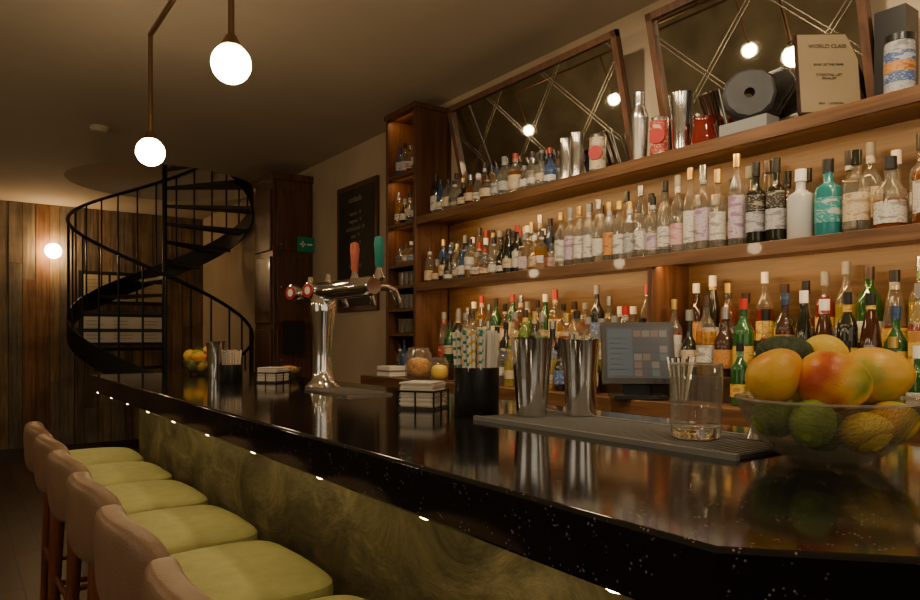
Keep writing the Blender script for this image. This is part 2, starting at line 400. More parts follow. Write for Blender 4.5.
b.build('wall_left')
b = MB()
for yy in (wy0, (wy0+wy1)/2-.025, wy1-.05): b.box(LX-.08, LX-.02, yy, yy+.05, wz0, wz1, M['darkwood'])
for zz in (wz0, (wz0+wz1)/2, wz1-.05): b.box(LX-.08, LX-.02, wy0, wy1, zz, zz+.05, M['darkwood'])
b.build('added_window')
b = MB(); b.box(LX, WX-.4, FY-.035, FY-.015, 0, .11, M['darkwood']); b.build('baseboard_far')

# ---------------------------------------------------------------- bar counter
CT = 1.10
b = MB()
b.prism([(.53, .36), (.53, 3.85), (1.3, 3.85), (1.3, -.4), (.87, -.4), (.87, 0.0)], CT-.074, CT, M['granite'])
top = b.build('counter_slab', bevel=.005)
b = MB()
b.box(.74, 1.24, .34, 3.76, 0.10, CT-.074, M['patina']); b.box(.92, 1.24, -.35, .34, .1, CT-.074, M['patina'])
b.box(.78, 1.22, .36, 3.74, 0, .10, M['darkwood']); b.box(.95, 1.22, -.33, .36, 0, .10, M['darkwood'])
b.box(.732, .74, .34, 3.76, .10, .18, M['darkwood'])
base = b.build('bar_base')
b = MB()
for k in range(10):
    y = .50+.362*k
    b.lathe([(.0, -.011), (.012, -.011), (.018, -.006), (.020, 0)], (.566, y, CT-.074), M['puck'], 16)
pk = b.build('under_counter_lights')
par = bpy.data.objects.new('bar_counter', None); scene.collection.objects.link(par)
for o in (top, base, pk): o.parent = par

# brass foot rail
b = MB(); b.tube([(.69, .5, .2), (.69, 3.7, .2)], .019, M['brass'], 12)
for y in (.6, 1.6, 2.6, 3.6): b.tube([(.69, y, .2), (.715, y, .2), (.735, y, .2)], .012, M['brass'], 8)
fo = b.build('foot_rail'); fo.parent = par

# ---------------------------------------------------------------- bar stools
def stool_mesh():
    b = MB()
    # local: x toward the bar, origin at seat centre on floor
    def dome(q):
        t = (q.x/.2)**2+(q.y/.21)**2
        w = 1.0+0.06*(q.x/.2)
        return (q.x, q.y*w, q.z+(.012*(1-min(1, t)) if q.z > 0 else 0))
    b.sup((0.0, 0, .742), (.188, .205, .038), .42, .38, M['seat'], 44, 14, dome)
    b.sup((0.0, 0, .708), (.185, .203, .010), .3, .36, M['piping'], 44, 6, lambda q: (q.x, q.y*(1+.06*q.x/.2), q.z))
    b.sup((0.0, 0, .685), (.175, .19, .022), .2, .3, M['stoolwood'], 40, 6)
    def bend(q):
        return (q.x+.9*(q.y**2)*1.0 - .05*(q.z+.02), q.y*(1-.10*max(0, -q.z/.1)), q.z)
    b.sup((-.212, 0, .828), (.036, .205, .098), .55, .55, M['leather'], 48, 24, bend)
    for sx in (-1, 1):
        for sy in (-1, 1):
            b.tube([(sx*.145, sy*.16, .69), (sx*.158, sy*.178, .35), (sx*.170, sy*.195, 0)], [.021, .018, .013], M['stoolwood'], 10)
    for sy in (-1, 1): b.tube([(-.159, sy*.181, .30), (.159, sy*.181, .30)], .011, M['stoolwood'], 8)
    b.tube([(.162, -.186, .22), (.162, .186, .22)], .013, M['stoolwood'], 8)
    b.tube([(-.158, -.181, .36), (-.158, .181, .36)], .011, M['stoolwood'], 8)
    return b.build('bar_stool')
s0 = stool_mesh()
ys = [1.08, 1.54, 2.00, 2.46, 2.92, 3.38]
for i, y in enumerate(ys):
    o = s0 if i == 0 else bpy.data.objects.new('bar_stool', s0.data)
    if i: scene.collection.objects.link(o)
    o.location = (.475, y, 0); o.rotation_euler = (0, 0, radians(random.uniform(-2, 2)))

# ---------------------------------------------------------------- pendants
def pendants(PX, ys, zs, y0, y1):
    b = MB()
    b.tube([(PX, y0, 2.58), (PX, y1, 2.58)], .011, M['bronze'], 10)
    for y in (y0+.3, (y0+y1)/2-.2, y1-.6): b.tube([(PX, y, 2.58), (PX, y, CZ)], .009, M['bronze'], 8); b.lathe([(.04, 0), (.04, -.012), (0, -.012)], (PX, y, CZ), M['bronze'], 16)
    for y, z in zip(ys, zs):
        b.tube([(PX, y, 2.58), (PX, y, z+.06)], .0095, M['bronze'], 10)
        b.lathe([(.0, .085), (.016, .085), (.024, .07), (.034, .052)], (PX, y, z), M['bronze'], 16)
        b.sup((PX, y, z), (.059, .059, .059), 1, 1, M['globe'], 24, 16)
    return b.build('pendant_globe_lights')
pendants(.676, (3.21, 2.125, 1.04, -.05), (2.077, 2.11, 2.11, 2.11), -.6, 3.21)
pendants(-1.5, (6.6, 5.2, 3.6, 2.0, .4, -1.2), (2.1,)*6, -1.6, 6.6)  # unseen row, added for ambient light and to show in the mirrors
b = MB(); b.sup((.849, FY-.12, EYE+.937), (.08, .08, .08), 1, 1, M['sconce'], 24, 16)
b.tube([(.849, FY-.015, EYE+.937), (.849, FY-.06, EYE+.937)], .03, M['bronze'], 16); b.lathe([(0, 0), (.05, 0)], (.849, FY-.02, EYE+.937), M['bronze'])
b.build('globe_wall_sconce')
b = MB(); b.lathe([(.06, 0), (.06, -.02), (.045, -.035), (0, -.037)], (.80, 5.35, CZ), M['ceil'], 24); b.build('smoke_detector')

# unseen downlights over the bar aisle, added as fill on the bottles
for k, (x, y) in enumerate(((1.35, .1), (1.35, 1.0), (1.35, 1.9), (1.3, -1.0))):
    b = MB(); b.lathe([(.05, 0), (.062, 0), (.062, -.008), (.05, -.010), (.046, -.002)], (x, y, CZ), M['white'], 24)
    o = b.build('added_downlight')
    ld = bpy.data.lights.new('added_fill_lamp', 'SPOT'); ld.energy = 60; ld.color = (1, .78, .52); ld.shadow_soft_size = .045
    ld.spot_size = radians(115); ld.spot_blend = .8
    lo = bpy.data.objects.new('added_fill_lamp', ld); scene.collection.objects.link(lo)
    lo.location = (x, y, CZ-.02); d = Vector((.75, .25, -1.0)); lo.rotation_euler = d.to_track_quat('-Z', 'Y').to_euler(); lo.parent = o

# ---------------------------------------------------------------- back bar shelving
SF = 2.2
b = MB()
b.box(2.43, WX-.002, -.5, 3.49, .2, 2.0, M['golden'])
for z0 in (1.56, 1.95):
    b.box(SF, 2.43, -.5, 3.49, z0+.012, z0+.04, M['mahog'])
    b.box(SF-.004, SF+.016, -.5, 3.49, z0-.004, z0+.043, M['mahog'])
# tiers and counter
b.box(2.02, 2.43, -.5, 3.84, 1.015, 1.05, M['mahog']); b.box(2.012, 2.03, -.5, 3.84, 1.0, 1.053, M['mahog'])
b.box(2.06, 2.43, -.5, 3.84, 0.08, 1.015, M['mahogz']); b.box(2.10, 2.43, -.5, 3.84, 0, .08, M['darkwood'])
for k in range(7):
    y = -.45+k*.6; b.box(2.045, 2.06, y, y+.56, .12, .96, M['mahogz'])
b.box(2.20, 2.43, -.5, 3.40, 1.05, 1.14, M['darkwood']); b.box(2.32, 2.43, -.5, 3.40, 1.14, 1.22, M['darkwood'])
b.box(SF, 2.43, 1.775, 1.80, 1.05, 1.572, M['mahogz'])
b.box(SF, 2.43, -.5, -.47, 1.05, 2.65, M['mahogz'])
# tall end unit
b.box(SF-.01, 2.43, 3.49, 3.515, 1.05, 2.66, M['mahogz']); b.box(SF-.01, 2.43, 3.815, 3.84, 1.05, 2.66, M['mahogz'])
b.box(SF-.02, WX-.002, 3.48, 3.85, 2.64, 2.67, M['mahogz']); b.box(2.42, WX-.002, 3.49, 3.84, 1.05, 2.66, M['mahogz'])
EU = [1.31, 1.46, 1.60, 1.73, 1.98, 2.28, 2.33]
for z in EU[:-1]: b.box(SF-.005, 2.42, 3.515, 3.815, z-.02, z, M['mahogz'])
shelf = b.build('back_bar_shelving', bevel=.0015)

def strip(z, x, pw, yc, ln):
    ld = bpy.data.lights.new('shelf_strip', 'AREA'); ld.shape = 'RECTANGLE'; ld.size = .012; ld.size_y = ln
    ld.energy = pw; ld.color = (1, .60, .24)
    lo = bpy.data.objects.new('shelf_strip_light', ld); scene.collection.objects.link(lo)
    d = Vector((.55, 0, -1)); zz = -d.normalized(); yy = Vector((0, 1, 0)); xx = yy.cross(zz)
    mt = Matrix((xx, yy, zz)).transposed().to_4x4(); mt.translation = Vector((x, yc, z)); lo.matrix_world = mt
strip(1.955, 2.235, 8.5, 1.5, 3.7); strip(1.565, 2.235, 11, 1.5, 3.7)
strip(2.255, 2.22, .5, 3.665, .24); strip(1.955, 2.22, .4, 3.665, .24); strip(2.635, 2.22, .5, 3.665, .24)

# ---------------------------------------------------------------- bottles
CA = radians(205)
PROF = {
 'slim': lambda r, h: [(0, 0), (r*.92, 0), (r, .01), (r, .60*h), (r*.86, .67*h), (r*.42, .76*h), (r*.36, .80*h), (r*.36, .93*h)],
 'std':  lambda r, h: [(0, 0), (r*.95, 0), (r, .012), (r, .55*h), (r*.93, .61*h), (r*.62, .68*h), (r*.38, .74*h), (r*.34, .80*h), (r*.34, .93*h)],
 'squat': lambda r, h: [(0, 0), (r*.85, 0), (r, .02), (r*1.02, .40*h), (r*.95, .52*h), (r*.55, .64*h), (r*.34, .70*h), (r*.34, .90*h)],
 'broad': lambda r, h: [(0, 0), (r*.9, 0), (r, .012), (r, .58*h), (r*.92, .64*h), (r*.45, .69*h), (r*.36, .72*h), (r*.36, .90*h)],
 'cone': lambda r, h: [(0, 0), (r*.95, 0), (r, .012), (r*.94, .35*h), (r*.72, .60*h), (r*.45, .78*h), (r*.36, .85*h), (r*.36, .93*h)],
 'globe': lambda r, h: [(0, 0), (r*.6, 0), (r*.9, .06*h), (r*1.05, .22*h), (r*1.0, .38*h), (r*.7, .50*h), (r*.38, .58*h), (r*.33, .66*h), (r*.33, .90*h)],
}
def bottle(b, x, y, z, h, r, style, g, liq, lab, cap, fill=.6, lz=(.14, .5), neck=None, n=14, sq=False):
    P = PROF[style](r, h)
    ms = []
    for a, c in zip(P[:-1], P[1:]): ms.append(liq if (a[1]+c[1])/2 < fill*h else g)
    if sq: b.lathe([(q*1.06, zz) for q, zz in P], (x, y, z), ms, 4, CA-pi/4, CA-pi/4+2*pi)
    else: b.lathe(P, (x, y, z), ms, n)
    nr = P[-1][0]; top = P[-1][1]
    b.lathe([(nr+.001, top-.07*h), (nr+.0025, top-.068*h), (nr+.0025, h), (0, h)], (x, y, z), cap, n)
    if neck: b.lathe([(nr+.0015, .78*h), (nr+.0015, top)], (x, y, z), neck, n)
    if lab:
        hw = 1.25
        if sq:
            rr = r*1.06*cos(pi/4)+.0012; ux, uy = cos(CA), sin(CA)
            w = r*.62
            q = [(x+ux*rr-uy*s_*w, y+uy*rr+ux*s_*w) for s_ in (-1, 1)]
            b.add([(q[0][0], q[0][1], z+lz[0]*h), (q[1][0], q[1][1], z+lz[0]*h), (q[1][0], q[1][1], z+lz[1]*h), (q[0][0], q[0][1], z+lz[1]*h)], [(0, 1, 2, 3)], lab)
        else:
            rr = r+.0012
            if style == 'cone': b.lathe([(rr, lz[0]*h*.6), (rr*.97, .33*h)], (x, y, z), lab, 8, CA-hw, CA+hw)
            elif style == 'globe': b.lathe([(rr*.97, .12*h), (rr*1.05, .22*h), (rr*1.01, .38*h)], (x, y, z), lab, 8, CA-.9, CA+.9)
            else: b.lathe([(rr, lz[0]*h), (rr, lz[1]*h)], (x, y, z), lab, 8, CA-hw, CA+hw)
rc = random.choice; ru = random.uniform
CAPS = [M['black'], M['black'], M['black'], M['gold'], M['red'], M['steel'], M['steel'], M['white'], M['grey'], M['grey'], M['darkwood'], M['darkwood'], M['g_blue']]
def row(b, X, Y0, Y1, z, hr, rr, kinds, jit=.012, gap=.008):
    y = Y0
    while True:
        r = ru(*rr); h = ru(*hr)
        st = rc(['slim', 'std', 'std', 'broad', 'squat', 'cone', 'globe'])
        if st in ('squat', 'globe'): h *= .85; r *= 1.12
        if y+2*r > Y1: break
        y += r
        g, liq, labs = rc(kinds)
        sq = st == 'broad' and random.random() < .5
        lo_ = ru(.08, .22)
        bottle(b, X+ru(-jit, jit), y, z, h, r, st, M[g], M[liq], L[rc(labs)], rc(CAPS), ru(.3, .75), (lo_, lo_+ru(.16, .36)), rc([None, None, L[rc(labs)]]), sq=sq)
        y += r+ru(.001, gap)

CLEAR = [('g_clear', 'g_clear2', ['white', 'white', 'cream', 'silver', 'pink', 'blue']), ('g_clear', 'g_clear', ['white', 'white', 'purple', 'cream']), ('g_clear', 'g_clear2', ['white', 'cream', 'black'])]
MIX = CLEAR+[('g_clear', 'g_gold', ['white', 'cream', 'black']), ('g_blue', 'g_blue', ['white', 'silver']), ('g_clear', 'g_amber', ['cream', 'white']), ('g_dark', 'g_dark', ['white', 'cream'])]
DARKM = [('g_green', 'g_green', ['yellow', 'white', 'green', 'cream']), ('g_dark', 'g_dark', ['white', 'red', 'cream', 'yellow']), ('g_brown', 'g_brown', ['red', 'yellow', 'cream', 'orange']),
         ('g_clear', 'g_amber', ['cream', 'black', 'red', 'white']), ('g_clear', 'g_gold', ['yellow', 'white', 'red']), ('g_clear', 'g_red', ['white', 'yellow']),
         ('g_clear', 'g_yel', ['white', 'green', 'blue']), ('g_green', 'g_green', ['white', 'yellow']), ('g_dark', 'g_dark', ['white', 'yellow'])]
LIGHTM = [('g_clear', 'g_gold', ['yellow', 'white', 'cream']), ('g_clear', 'g_yel', ['white', 'cream', 'green']), ('g_clear', 'g_lime', ['white', 'yellow']),
          ('g_clear', 'g_clear2', ['white', 'cream']), ('g_clear', 'g_amber', ['cream', 'red']), ('g_green', 'g_green', ['yellow', 'cream']), ('g_dark', 'g_dark', ['cream', 'blue'])]

b = MB()
row(b, 2.255, 2.44, 3.47, 1.602, (.15, .24), (.024, .033), MIX, .006, .004)
row(b, 2.32, 2.44, 3.47, 1.602, (.19, .26), (.024, .032), MIX, .004, .004)
row(b, 2.388, 2.46, 3.47, 1.602, (.24, .30), (.026, .033), MIX, .004)
b.build('liquor_bottles')
b = MB()
row(b, 2.375, .4, 2.42, 1.602, (.26, .32), (.030, .036), CLEAR, .006, .004)
y = 1.50; seq = ['white', 'purple', 'white', 'pink', 'white', 'purple', 'white', 'silver', 'white', 'orange', 'white', 'white']; k = 0
while y < 2.37:
    r = ru(.026, .030); h = ru(.28, .325) if k < 5 else ru(.24, .30)
    bottle(b, 2.265, y+r, 1.602, h, r, rc(['slim', 'std', 'slim', 'broad']), M['g_clear'], M['g_clear2'], L[seq[k % 12]], rc([M['black'], M['grey'], M['gold'], M['steel']]), .5, (.12, ru(.38, .52)), L[rc(['white', 'purple', 'silver'])] if k % 2 else None)
    y += 2*r+ru(.001, .006); k += 1
b.build('gin_bottles')
# featured bottles at the near end of the shelf
def feat(name, *a, **k):
    b = MB(); bottle(b, *a, **k); return b.build(name)
SZ = 1.602
feat('slim_gin_bottle', 2.27, 1.455, SZ, .335, .029, 'slim', M['g_clear'], M['g_clear2'], L['purple'], M['gold'], .5, (.1, .55))
for yy in (1.382, 1.308):
    b = MB(); bottle(b, 2.27, yy, SZ, .29, .033, 'broad', M['g_dark'], M['g_dark'], L['silver'], M['black'], .5, (.16, .40), n=20)
    b.lathe([(.0345, .12), (.0345, .175)], (2.27, yy, SZ), L['black'], 12, CA-1, CA+1); b.build('black_label_spirit_bottle')
feat('white_ceramic_bottle', 2.27, 1.222, SZ, .235, .042, 'broad', M['g_white'], M['g_white'], None, M['white'], .5, n=28)
feat('teal_gin_bottle', 2.27, 1.132, SZ, .25, .040, 'broad', M['g_teal'], M['g_teal'], L['teal'], M['black'], .5, (.18, .5), n=28)
feat('clear_label_bottle', 2.27, 1.045, SZ, .26, .038, 'broad', M['g_clear'], M['g_clear2'], L['cream'], M['g_dark'], .5, (.15, .48), n=28)
feat('rum_bottle', 2.27, .948, SZ, .22, .045, 'squat', M['g_clear'], M['g_amber'], L['white'], M['black'], .45, (.08, .38), n=28)
feat('amber_spirit_bottle', 2.27, .845, SZ, .26, .042, 'std', M['g_clear'], M['g_amber'], L['white'], M['darkwood'], .6, n=28)

b = MB()
row(b, 2.375, .3, 1.76, 1.222, (.26, .31), (.030, .037), DARKM, .006, .004)
row(b, 2.26, .3, 1.76, 1.142, (.24, .30), (.030, .038), DARKM, .008, .004)
row(b, 2.165, .3, 1.48, 1.052, (.20, .27), (.028, .036), DARKM, .006, .005)
b.build('liqueur_bottles')
b = MB()
row(b, 2.375, 1.84, 3.38, 1.222, (.22, .30), (.028, .036), LIGHTM, .006, .004)
row(b, 2.26, 1.84, 3.38, 1.142, (.22, .29), (.029, .038), LIGHTM, .008, .004)
row(b, 2.15, 2.0, 3.0, 1.052, (.20, .27), (.028, .036), LIGHTM, .006, .005)
b.build('liqueur_bottles')
# end unit contents
b = MB()
for z, hr in ((1.982, (.17, .24)), (1.732, (.10, .16)), (2.282, (.17, .23)), (1.052, (.15, .22))):
    row(b, 2.23, 3.52, 3.81, z, hr, (.024, .032), MIX+[('g_clear', 'g_red', ['white', 'red'])], .004, .004)
    if hr[1] > .18: row(b, 2.33, 3.52, 3.81, z, hr, (.026, .034), MIX)
for z in (1.312, 1.462, 1.602):
    for yy in (3.56, 3.62, 3.68, 3.74): b.lathe([(0, 0), (.022, 0), (.026, .085), (.024, .085), (.02, .006), (0, .006)], (2.25, yy, z), M['g_clear'], 12)
b.build('liquor_bottles')
# small bottles on the top shelf
b = MB()
row(b, 2.245, 2.36, 3.30, 1.994, (.13, .20), (.026, .038), CLEAR+CLEAR+MIX, .008, .004)
row(b, 2.31, 2.38, 3.30, 1.994, (.16, .23), (.026, .034), CLEAR+MIX, .005, .006)
row(b, 2.26, 3.30, 3.46, 1.994, (.18, .24), (.028, .034), [('g_dark', 'g_dark', ['red', 'white']), ('g_blue', 'g_blue', ['white'])])
b.build('liquor_bottles')

# ---------------------------------------------------------------- mirrors
def mirror(y0, y1, diag):
    vv = Vector((-.13, 0, .535)); H = vv.length
    b = MB(); b.xf = frame((2.400, y1, 2.05-.055), (0, -1, 0), vv)   # local z = normal
    H += .05
    W = y1-y0
    n = b.xf.to_3x3() @ Vector((0, 0, 1)); s = 1 if n.x < 0 else -1
    f = .028
    def bx(x0, x1, y0_, y1_, z0, z1, m): b.box(x0, x1, y0_, y1_, min(s*z0, s*z1), max(s*z0, s*z1), m)
    bx(0, W, 0, H, -.008, 0, M['darkwood'])
    bx(f, W-f, f, H-f, 0, .004, M['mirror'])
    for a in ((0, f, 0, H), (W-f, W, 0, H), (0, W, 0, f), (0, W, H-f, H)): bx(*a, 0, .022, M['mahogz'])
    def seam(p, q, o=0):
        p = Vector(p); q = Vector(q); d = (q-p).normalized(); t = Vector((-d.y, d.x))*.0016
        zz = s*.0052
        b.add([(p.x+t.x, p.y+t.y, zz), (p.x-t.x, p.y-t.y, zz), (q.x-t.x, q.y-t.y, zz), (q.x+t.x, q.y+t.y, zz)], [(0, 1, 2, 3)], M['etch'])
    ih = H-2*f; iw = W-2*f
    k = -ih
    while k < iw:
        for sg in (0, 1):
            for off in (0, .022):
                xa, xb = k+off, k+off+ih*1.0
                ya, yb = 0, ih
                if xa < 0: ya = -xa; xa = 0
                if xb > iw: yb = ih-(xb-iw); xb = iw
                if yb > ya:
                    if sg: seam((f+xa, f+ya), (f+xb, f+yb))
                    else: seam((f+xa, f+ih-ya), (f+xb, f+ih-yb))
        k += diag
    o = b.build('leaning_wall_mirror'); return o
mirror(2.0, 3.24, .42); mirror(1.03, 1.843, .46)

# ---------------------------------------------------------------- top shelf items
TZ = 1.994; TX = 2.255
def tin(b, x, y, z, h=.172, r0=.032, r1=.045, m=None):
    m = m or M['tin']
    b.lathe([(0, .003), (r0-.003, .003), (r0, 0), (r0+.001, .006), (r0+(r1-r0)*.5, h*.5), (r1, h-.004), (r1+.0015, h), (r1-.0005, h), (r1-.003, h*.9), (r0-.002, .01), (0, .01)], (x, y, z), m, 36)
for yy, h in ((2.305, .19), (2.235, .20)):
    b = MB(); tin(b, TX, yy, TZ, h, .028, .033, M['tin']); b.build('mixing_tin')
for yy, h, r in ((2.11, .16, .036), (1.785, .15, .036)):
    b = MB(); b.lathe([(0, 0), (r, 0), (r, h), (r-.003, h+.004), (0, h+.004)], (TX, yy, TZ), M['steel'], 28)
    b.lathe([(r+.001, .012), (r+.001, h-.012)], (TX, yy, TZ), L['red'] if yy < 2 else L['cream'], 20, CA-1.3, CA+1.3)
    b.xf = frame((TX-r*.93, yy-r*.45, TZ+h*.5), (.43, -.9, 0), (0, 0, 1))
    b.lathe([(0, .004), (.030, .004), (.030, -.01)], (0, 0, 0), M['red'], 20); b.build('tea_tin')
b = MB(); b.lathe([(0, 0), (.03, 0), (.038, .17), (.039, .18), (.034, .20), (.024, .225), (.022, .24), (.024, .245), (.022, .28), (0, .285)], (TX, 1.885, TZ), M['steel'], 28); b.build('cobbler_shaker')
b = MB(); tin(b, TX, 1.68, TZ, .22, .034, .044, M['tin']); b.build('mixing_cup')
b = MB(); b.lathe([(0, 0), (.045, 0), (.048, .03), (.036, .07), (.043, .10), (.040, .10), (.033, .07), (0, .03)], (TX, 1.58, TZ), M['g_red'], 24); b.build('red_glass_dish')
b = MB(); b.xf = frame((TX, 1.40, TZ+.135), (.6, -.8, 0), (0, 0, 1))
b.lathe([(.018, -.03), (.018, .035), (.078, .035), (.088, .025), (.088, -.025), (.078, -.035), (.018, -.03)], (0, 0, 0), M['charcoal'], 12)
b.xf = Matrix.Identity(4); b.box(TX-.04, TX+.04, 1.31, 1.49, TZ, TZ+.044, M['grey']); b.build('round_speaker_on_block')
# certificate plaque
u = Vector((.80, -.60, 0)); vt = Vector((.12*.6, .12*.8, 1)).normalized()
o0 = Vector((2.265, 1.12, TZ+.002))
b = MB(); b.xf = frame(o0, u, vt)
b.box(-.098, .098, 0, .27, -.018, 0, M['darkwood']); b.box(-.094, .094, .004, .266, 0, .002, M['plaque'])
pl = b.build('award_plaque')
def onp(dy): return frame(o0+vt*dy+u.cross(vt)*.003, u, vt)
text('WORLD CLASS', .018, onp(.22), M['black'], pl); text('BARS OF THE YEAR', .011, onp(.16), M['black'], pl)
text('COCKTAIL LIST\nFINALIST', .012, onp(.125), M['black'], pl); text('2016     LONDON', .010, onp(.03), M['black'], pl)
b = MB(); b.prism([(2.33, .93), (2.42, .93), (2.42, 1.02), (2.33, 1.02)], TZ, TZ+.30, M['black']); b.build('dark_gift_box')
b = MB(); b.lathe([(0, 0), (.040, 0), (.040, .15), (0, .15)], (2.25, .915, TZ), L['silver'], 28)
b.lathe([(.0405, .03), (.0405, .12)], (2.25, .915, TZ), L['blue'], 28); b.lathe([(.041, .06), (.041, .09)], (2.25, .915, TZ), L['orange'], 28)
b.lathe([(.0415, .15), (.0415, .17), (.01, .175), (0, .175)], (2.25, .915, TZ), M['black'], 28); b.build('patterned_tin')

# ---------------------------------------------------------------- far cabinet, sign, menu
CX1 = WX-.004
b = MB()
b.box(2.10, CX1, 5.53, 5.95, 0, 2.62, M['mahogz']); b.box(2.08, CX1, 5.51, 5.97, 2.58, 2.64, M['mahogz'])
for z0, z1 in ((.08, .85), (.9, 1.35), (1.40, 1.95), (2.0, 2.5)):
    b.box(2.13, WX-.03, 5.515, 5.53, z0, z1, M['mahogz']); b.box(2.085, 2.10, 5.56, 5.92, z0, z1, M['mahogz'])
for z in (1.1, 1.7, 2.05): b.sup((2.16, 5.505, z), (.01, .01, .01), 1, 1, M['brass'], 10, 6)
b.build('tall_wooden_cabinet', bevel=.004)
b = MB(); b.box(2.30, 2.44, 5.49, 5.512, 2.00, 2.12, M['green'])
b.box(2.315, 2.365, 5.487, 5.49, 2.053, 2.067, M['white']); b.box(2.333, 2.347, 5.487, 5.49, 2.035, 2.085, M['white']); b.box(2.38, 2.425, 5.487, 5.49, 2.053, 2.067, M['white'])
b.build('first_aid_sign')
b = MB(); b.box(2.14, 2.32, 5.40, 5.42, 1.15, 1.42, M['black']); b.box(2.15, 2.31, 5.395, 5.40, 1.17, 1.40, M['black']); b.box(2.2, 2.26, 5.42, 5.53, 1.25, 1.3, M['black']); b.build('wall_tablet')
b = MB(); b.box(WX-.025, CX1, 4.38, 5.02, 1.48, 2.44, M['mahogz']); b.box(WX-.03, WX-.02, 4.42, 4.98, 1.52, 2.40, M['slate'])
mn = b.build('menu_board', bevel=.002)
def onw(y, z): return frame((WX-.032, y, z), (0, -1, 0), (0, 0, 1))
M['chalk'] = mat('chalk', (.32, .27, .19), .9)
text('cocktails', .06, onw(4.70, 2.30), M['chalk'], mn)
text('martini   9\nnegroni   9\nold fashioned  10\nsour   9\ndaiquiri   9\nspritz   8\nmule   9\nhighball   8\nfizz   8\nsazerac   10\nmanhattan   10', .042, onw(4.70, 2.20), M['chalk'], mn, ls=1.35)
# notice frames on the far wall
for (z0, z1) in ((1.66, 2.03), (1.20, 1.55)):
    b = MB(); b.box(1.10, 2.0, FY-.035, FY-.015, z0, z1, M['black'])
    for k in range(3 if z0 > 1.5 else 1):
        if z0 > 1.5: b.box(1.14+k*.285, 1.14+k*.285+.26, FY-.038, FY-.034, z0+.04, z1-.04, M['cream'])
        else: b.box(1.13, 1.97, FY-.038, FY-.034, z0+.03, z1-.03, M['white'])
    for k in range(3):
        for j in range(6): b.box(1.17+k*.285, 1.17+k*.285+ru(.12, .2), FY-.040, FY-.038, z0+.07+j*.04, z0+.075+j*.04, M['grey'])
    b.build('framed_notice')

# ---------------------------------------------------------------- spiral staircase
b = MB(); cx, cy, R = SX, SY, SR
TOPA = -120
zt = lambda th: 2.71-.00623*(th+36)
def pt(th, r, z): a = radians(th); return (cx+r*cos(a), cy+r*sin(a), z)
b.tube([(cx, cy, 0), (cx, cy, 4.1)], .022, M['iron'], 16)
th = 396; step = 27
while th-step > TOPA-27:
    z = zt(th)
    vs = [pt(th, .02, z), pt(th, R, z), pt(th-step+6, R, z), pt(th-step+6, .02, z), pt(th, .02, z-.03), pt(th, R, z-.03), pt(th-step+6, R, z-.03), pt(th-step+6, .02, z-.03)]
    b.add(vs, [(0, 1, 2, 3), (7, 6, 5, 4), (0, 4, 5, 1), (1, 5, 6, 2), (2, 6, 7, 3), (3, 7, 4, 0)], M['tread'])
    for dt in (3, 16):
        zz = zt(th-dt)
        b.tube([pt(th-dt, R+.01, zz-.08), pt(th-dt, R+.01, zz+.93)], .0085, M['iron'], 6)
    th -= step
def band(r, z0, z1, t, a0, a1):
    vs = []; fs = []; n = 90
    for i in range(n+1):
        th = a0+(a1-a0)*i/n; z = zt(th)
        vs += [pt(th, r-t, z+z0), pt(th, r+t, z+z0), pt(th, r+t, z+z1), pt(th, r-t, z+z1)]
    for i in range(n):
        for k in range(4): fs.append((4*i+k, 4*i+(k+1) % 4, 4*i+4+(k+1) % 4, 4*i+4+k))
    b.add(vs, fs, M['iron'])
band(R+.012, -.12, .07, .008, 396, TOPA)
b.tube([pt(t, R+.01, zt(t)+.93) for t in range(396, TOPA-1, -8)], .016, M['iron'], 8)
b.build('spiral_staircase', ang=50)

# ---------------------------------------------------------------- items on the counter
b = MB(); b.box(.93, 1.14, .60, 1.235, CT, CT+.006, M['rubber'])
b.box(.925, .935, .595, 1.235, CT, CT+.009, M['grey']); b.box(1.135, 1.145, .595, 1.235, CT, CT+.009, M['grey'])
for i in range(61): b.box(.94, 1.13, .605+i*.01025, .609+i*.01025, CT+.006, CT+.0078, M['grey'])
b.build('bar_service_mat')
MT = CT+.0092
b = MB(); b.box(.96, 1.12, 1.92, 2.24, CT, CT+.006, M['steel']); b.box(.97, 1.11, 1.93, 2.23, CT+.006, CT+.008, M['rubber']); b.build('drip_tray')

b = MB(); tin(b, 1.035, 1.165, MT, .172, .033, .0465); b.build('cocktail_shaker_tin')
b = MB(); tin(b, 1.125, 1.105, MT, .168, .031, .042); b.build('cocktail_shaker_tin')
# tumbler
b = MB(); r = .044; h = .128
b.lathe([(0, 0), (.036, 0), (.040, .004), (.041, .012), (.0405, .020), (.036, .024), (0, .023)], (1.03, .738, MT), M['glass'], 48)
b.lathe([(.0412, .014), (.043, .04), (r, h-.003), (r+.0003, h-.001), (r-.0012, h), (r-.0028, h-.001), (.0395, .035), (.036, .0245)], (1.03, .738, MT), [M['clearglass'], M['clearglass'], M['rim'], M['rim'], M['rim'], M['clearglass'], M['clearglass']], 48)
b.build('glass_tumbler', ang=60)

# straw holder
def straws(b, x, y, z, n, rad, L0, cols, spread=.012, sr=.0034):
    for i in range(n):
        a = ru(0, 2*pi); q = rad*math.sqrt(ru(0, 1)); dx, dy = q*cos(a), q*sin(a)
        tx, ty = dx*spread/rad, dy*spread/rad
        c = cols(dx, dy); N = 27; ph = random.randrange(4); c = c[ph % len(c):]+c[:ph % len(c)]
        l = L0+ru(-.006, .004)
        b.tube([(x+dx+tx*k/N, y+dy+ty*k/N, z+l*k/N) for k in range(N+1)], sr, c, 6)
W, Y_, T_, K_ = M['white'], M['yellow'], M['teal'], M['black']
def holder(x, y, z, r, h, n, l, name, cols, sr=.0034):
    b = MB(); b.lathe([(0, 0), (r-.002, 0), (r, .003), (r, h), (r-.003, h), (r-.003, .006), (0, .006)], (x, y, z), M['black'], 36)
    straws(b, x, y, z+.007, n, r-.010, l, cols, sr=sr); return b.build(name)
